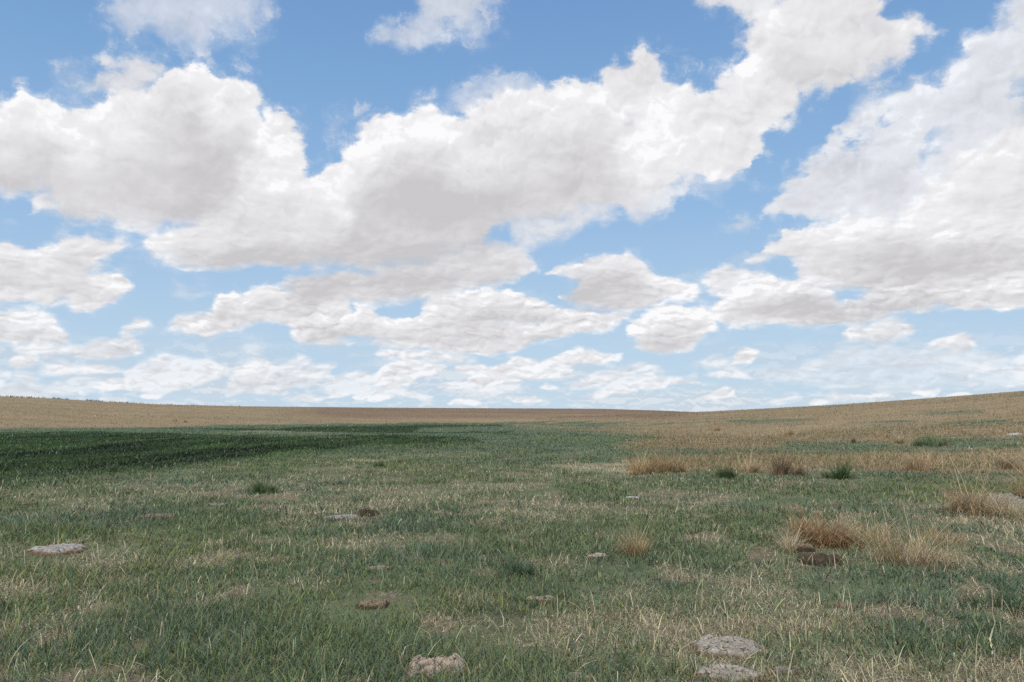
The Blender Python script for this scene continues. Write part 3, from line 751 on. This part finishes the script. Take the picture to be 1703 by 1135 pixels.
# photo place (x, y of the middle), width and depth across in photo px, height m, colours, name, label, category, group
DUNG = 'dried dung pats lying in the meadow'
PATS = [
 (722,1120,112,62,.15,(.42,.34,.265),SIDE,1.3,'big cracked grey tan dried dung pat at the very bottom edge of the view','dung pat'),
 (1212,1083,132,46,.085,(.35,.31,.26),SIDE,.5,'long flat pale grey dung pat near the bottom right','dung pat'),
 (1212,1130,108,32,.08,(.34,.30,.25),SIDE,.7,'pale grey dung pat cut by the bottom edge, below the long flat one','dung pat'),
 (1303,1121,44,20,.035,GREY,SIDE,.7,'small pale dung piece beside the bottom edge pat, on its right','dung pat'),
 (962,1131,46,20,.035,GREY,SIDE,.8,'small pale dung piece at the bottom edge in the middle of the view','dung pat'),
 (103,917,90,22,.09,(.36,.33,.29),SIDE,.8,'bright whitish grey crusted dung pat at the far left of the meadow','dung pat'),
 (566,863,62,13,.05,(.33,.32,.30),SIDE,.7,'flat grey dung pat touching a dark brown lump on its right','dung pat'),
 (610,857,42,15,.13,BRN,DRK,.8,'dark brown dung lump touching the flat grey pat on its left','dung pat'),
 (1362,937,74,18,.13,(.10,.072,.05),DRK,1.2,'dark brown crumbling dung pat in front of the rust coloured grass tussock','dung pat'),
 (1340,925,26,10,.14,TANB,BRN,.5,'pale tan crust lying on the left end of the dark brown dung pat','dung crust'),
 (1405,1011,36,11,.035,TANB,SIDE,.6,'thin tan dung flake lying alone in the grass at the lower right','dung pat'),
 (622,1008,58,14,.05,TANB,BRN,1.2,'light brown broken dung pat with straw over it, lower middle left','dung pat'),
 (900,1000,52,10,.04,(.34,.29,.23),SIDE,.8,'low tan dung pat under bent straw in the lower middle','dung pat'),
 (630,948,40,8,.035,(.32,.28,.23),SIDE,.6,'thin grey tan dung sliver directly above the light brown broken pat','dung pat'),
 (993,928,38,10,.05,(.42,.37,.30),SIDE,.8,'small whitish dung pat left of the small orange spiky grass tuft','dung pat'),
 (362,841,40,5,.04,GREY,SIDE,.8,'narrow white grey dung pat far out on the left of the meadow','dung pat'),
 (258,861,62,9,.07,(.24,.17,.12),BRN,1.0,'low brown crumbled dung patch left of the grey and dark pair','dung pat'),
 (45,840,26,6,.05,(.22,.15,.10),BRN,.6,'small reddish brown dung mound at the left edge beyond the whitish pat','dung pat'),
 (1052,830,28,5,.05,(.50,.48,.45),SIDE,.7,'small white bleached dung pat in the middle distance right of centre','dung pat'),
]
def put(o, px, py, sink=0.0):
    x, y, z, r = ground_at(px, py)
    o.location = (x, y, z - sink); return x, y, z, r

def build_dung():
    for k, (px, py, w, d, h, top, side, ck, lab, cat) in enumerate(PATS):
        x, y, z, r = ground_at(px, py)
        x2, y2, z2, r2 = ground_at(px, py + d / 2); x1, y1, z1, r1 = ground_at(px, py - d / 2)
        rx = w / F * r / 2; ry = min(max(abs(r1 - r2) / 2, rx * .5), rx * 1.15)
        h = h * .65 + .008; ry *= .8
        if cat == 'dung crust': z += .07; ry = rx * .6; h = .06
        me = pat_mesh(11 + 7 * k, rx, ry, h, top, side, ck, tilt=-.10)
        o = link('dung_crust' if cat == 'dung crust' else 'dung_pat', me, DM, label=lab, category=cat)
        if cat == 'dung pat': o['group'] = DUNG
        o.location = (x, y, z + .012); o.rotation_euler = (0, 0, -math.atan2(x, y))
        HOLES.append((x, y, (rx + ry) * .5 * (.85 if w > 80 else .5)))
    # pale rounded stone by the straw clump and the far white slab
    for px, py, w, h, col, lab in ((1678,846,62,.24,(.27,.24,.19),'pale rounded boulder half hidden in dry grass at the right edge'),
                                   (1688,723,20,.09,(.42,.40,.40),'low white stone far up the tan slope at the right edge')):
        x, y, z, r = ground_at(px, py); rx = w / F * r / 2
        me = pat_mesh(900 + px, rx, rx * .8, h, col, col, .25, dome=.45)
        o = link('stone', me, DM, label=lab, category='stone'); o.location = (x, y, z - .01)
        HOLES.append((x, y, rx))

RUST = [(.36,.215,.10), (.27,.15,.07), (.45,.31,.17)]; ORG = [(.47,.34,.18), (.40,.27,.14), (.54,.43,.26)]
TANP = [(.42,.30,.17), (.36,.25,.14), (.50,.40,.25)]; STRW = [(.50,.42,.26), (.40,.31,.18), (.58,.52,.36)]
GRN = [(.075,.12,.042), (.10,.145,.055), (.055,.095,.035)]; BGR = [(.045,.09,.05), (.06,.115,.045), (.035,.075,.04)]; BRNP = [(.24,.17,.10), (.31,.22,.13), (.18,.12,.075)]
YGR = [(.09,.15,.03), (.06,.12,.03), (.12,.17,.05)]
# base x, base y, width px, height px, palette, droop, blades, name, label, group
TG = 'dry grass tussocks in the meadow'; GG = 'green grass clumps in the meadow'; FG = 'small bushes on the far slopes'
TUFTS = [
 (1366,906,86,46,RUST,2.0,1700,'grass_tussock','dense rust brown arching tussock behind the dark brown dung pat',TG),
 (1438,906,70,42,TANP,1.7,700,'grass_tussock','looser tan tussock right against the dense rust brown one',TG),
 (1512,936,116,54,ORG+STRW,1.4,800,'grass_tussock','wide wispy orange tan tussock in front of all the others at the right',TG),
 (1625,856,88,46,TANP,1.6,1000,'grass_tussock','tall tan tussock touching the pale rounded boulder on its left side',TG),
 (1706,828,50,50,ORG,1.5,700,'grass_tussock','orange tussock cut by the right edge behind the pale boulder',TG),
 (1675,862,60,26,STRW,1.7,450,'grass_tussock','pale straw tussock drooping in front of the pale rounded boulder',TG),
 (1070,928,54,58,ORG,.6,420,'grass_tussock','small orange spiky upright tuft standing alone right of centre',TG),
 (1320,918,60,34,STRW,1.5,350,'grass_tussock','pale straw tuft at the left foot of the dense rust brown tussock',TG),
 (1560,905,80,36,TANP,1.0,500,'grass_tussock','thin tan tuft behind the wide wispy orange tan tussock',TG),
 (1070,788,52,26,ORG,1.3,600,'grass_tussock','left one of two orange tussocks starting the tan strip',TG),
 (1115,786,50,32,ORG,1.2,600,'grass_tussock','taller right one of two orange tussocks starting the tan strip',TG),
 (1305,790,60,28,BRNP,1.1,500,'grass_tussock','brownish tussock halfway between the two dark green clumps of the tan strip',TG),
 (1240,786,50,22,TANP,1.2,350,'grass_tussock','tan tussock between left dark green clump and brownish tussock',TG),
 (1540,783,64,26,TANP,1.3,450,'grass_tussock','tan tussock at the near edge of the tan strip on the right',TG),
 (1672,780,46,20,BRNP,1.2,300,'grass_tussock','brown tussock of the tan strip next to the right edge',TG),
 (1530,775,40,18,RUST,1.3,260,'grass_tussock','rusty little tussock right behind a tan one in the tan strip',TG),
 (1395,796,44,24,GRN,1.0,600,'grass_clump','right one of two dark green bushy clumps edging the tan strip',GG),
 (1208,796,42,22,GRN,1.0,500,'grass_clump','left one of two dark green bushy clumps edging the tan strip',GG),
 (1548,742,58,16,GRN,1.0,450,'grass_clump','bright green low clump within the tan field at the right',GG),
 (437,822,48,20,GRN,1.2,500,'grass_clump','dark green clump alone in the left meadow below the dark band',GG),
 (631,777,26,12,GRN,1.0,260,'grass_clump','small green clump alone just below the tip of the dark band',GG),
 (600,779,16,8,YGR,1.0,140,'grass_clump','very small green clump left of the small one below the dark band',GG),
 (180,785,34,12,GRN,1.0,260,'grass_clump','dark green clump at the near rim of the dark band on the left',GG),
 (860,960,62,40,BGR,1.0,420,'grass_clump','blue green clump of taller blades right in the middle of the meadow',GG),
 (1670,1015,100,44,BGR,.9,500,'grass_clump','tall blue green clump at the right edge of the foreground',GG),
 (1190,717,12,8,RUST,1.0,120,'small_bush','small brown bush on the lower right slope, nearest to the notch',FG),
 (1310,724,16,10,RUST,1.0,140,'small_bush','reddish brown bush on the right slope above the green strip',FG),
 (1426,737,18,8,BRNP,1.0,140,'small_bush','grey brown bush at the left of the pair above the tan strip',FG),
 (1497,738,16,12,BRNP,1.0,160,'small_bush','dark brown bush at the right of the pair above the tan strip',FG),
 (1470,728,22,8,RUST,1.0,120,'small_bush','rust coloured bush between and above the pair of brown bushes',FG),
 (291,701,7,5,RUST,.9,70,'small_bush','reddish bush on the left hillside, left one of two',FG),
 (308,703,5,5,RUST,.9,60,'small_bush','reddish bush on the left hillside, right one of two',FG),
 (1570,742,30,6,BRNP,1.0,140,'small_bush','brown low bush right behind the bright green clump in the tan field',FG),
]
def tuft_mesh(seed, rad, h, pal, droop, n, r):
    rng = np.random.default_rng(seed)
    # several overlapping crowns of uneven height make the tuft ragged
    ns = max(3, int(n / 90)); sa = rng.uniform(0, 2 * np.pi, ns); sr = np.sqrt(rng.random(ns)) * rad * .78
    sxx, syy = np.cos(sa) * sr, np.sin(sa) * sr; sh = rng.uniform(.45, 1.1, ns) * (1.05 - .35 * sr / rad); slean = rng.uniform(0, .7, ns); sdir = rng.uniform(0, 6.28, ns)
    ci = rng.integers(0, ns, n)
    x = sxx[ci] + rng.normal(0, rad * .17, n); y = syy[ci] + rng.normal(0, rad * .17, n)
    rel = np.clip(np.hypot(x, y) / rad, 0, 1.3)
    az = np.where(rng.random(n) < .5, np.arctan2(y, x) + rng.normal(0, 1.0, n), sdir[ci] + rng.normal(0, .6, n))
    hh = h * sh[ci] * np.exp(rng.normal(0, .30, n))
    lean = .05 + .55 * rel * rng.random(n) + slean[ci] * rng.random(n)
    w = .0042 * max(r / 7, 1) ** .75 * np.exp(rng.normal(0, .25, n))
    P = np.array(pal); c = jit(rng, n, P[rng.integers(0, len(P), n)], .2, .05)
    P_ = Pile(); z = np.full(n, -.01)
    P_.add(blades(rng, x, y, z, hh * (1 + .15 * droop), w * .85, az, lean, droop * rng.uniform(.3, 1.1, n), np.where(rng.random(n) < .25, rng.uniform(.3, 1.4, n), 0), c, 6 if r < 30 else 3))
    return P_.mesh('tuft')

def build_tufts():
    for k, (px, py, w, h, pal, droop, n, nm, lab, grp) in enumerate(TUFTS):
        x, y, z, r = ground_at(px, py)
        me = tuft_mesh(500 + k, w / F * r / 2, h / F * r * (1.0 + .15 * min(droop, 1.5)), pal, droop, n, r)
        o = link(nm, me, BM, label=lab, category={'grass_tussock': 'grass tussock', 'grass_clump': 'grass clump', 'small_bush': 'bush'}[nm], group=grp)
        o.location = (x, y, z)
    # scrub along the left skyline
    rng = np.random.default_rng(99); V = Pile()
    n = 2600
    pxs = rng.uniform(-260, 400, n); keep = rng.random(n) < np.interp(pxs, [-260, 60, 180, 240, 400], [.9, 1, .8, .4, .12]) * sstep(.36, .6, fbm(pxs / 16, pxs * 0, 7, 3))
    pxs = pxs[keep]; n = len(pxs); az = np.arctan((pxs - CX) / F); r = rng.uniform(400, 440, n)
    x, y = r * np.sin(az), r * np.cos(az); z = height(x, y)
    V.add(blades(rng, x, y, z, rng.uniform(.25, 1.15, n), rng.uniform(.12, .3, n), rng.uniform(0, 6.28, n), rng.uniform(0, .7, n), rng.uniform(0, .8, n), 0,
                 jit(rng, n, np.array([(.12, .11, .06), (.07, .09, .04), (.20, .15, .09)])[rng.integers(0, 3, n)], .2, .05), 2))
    link('scrub', V.mesh('scrub'), BM, kind='stuff', label='ragged low scrub along the skyline of the left hill', category='scrub')
ground = build_ground()
build_dung()
build_tufts()
build_grass(BM)
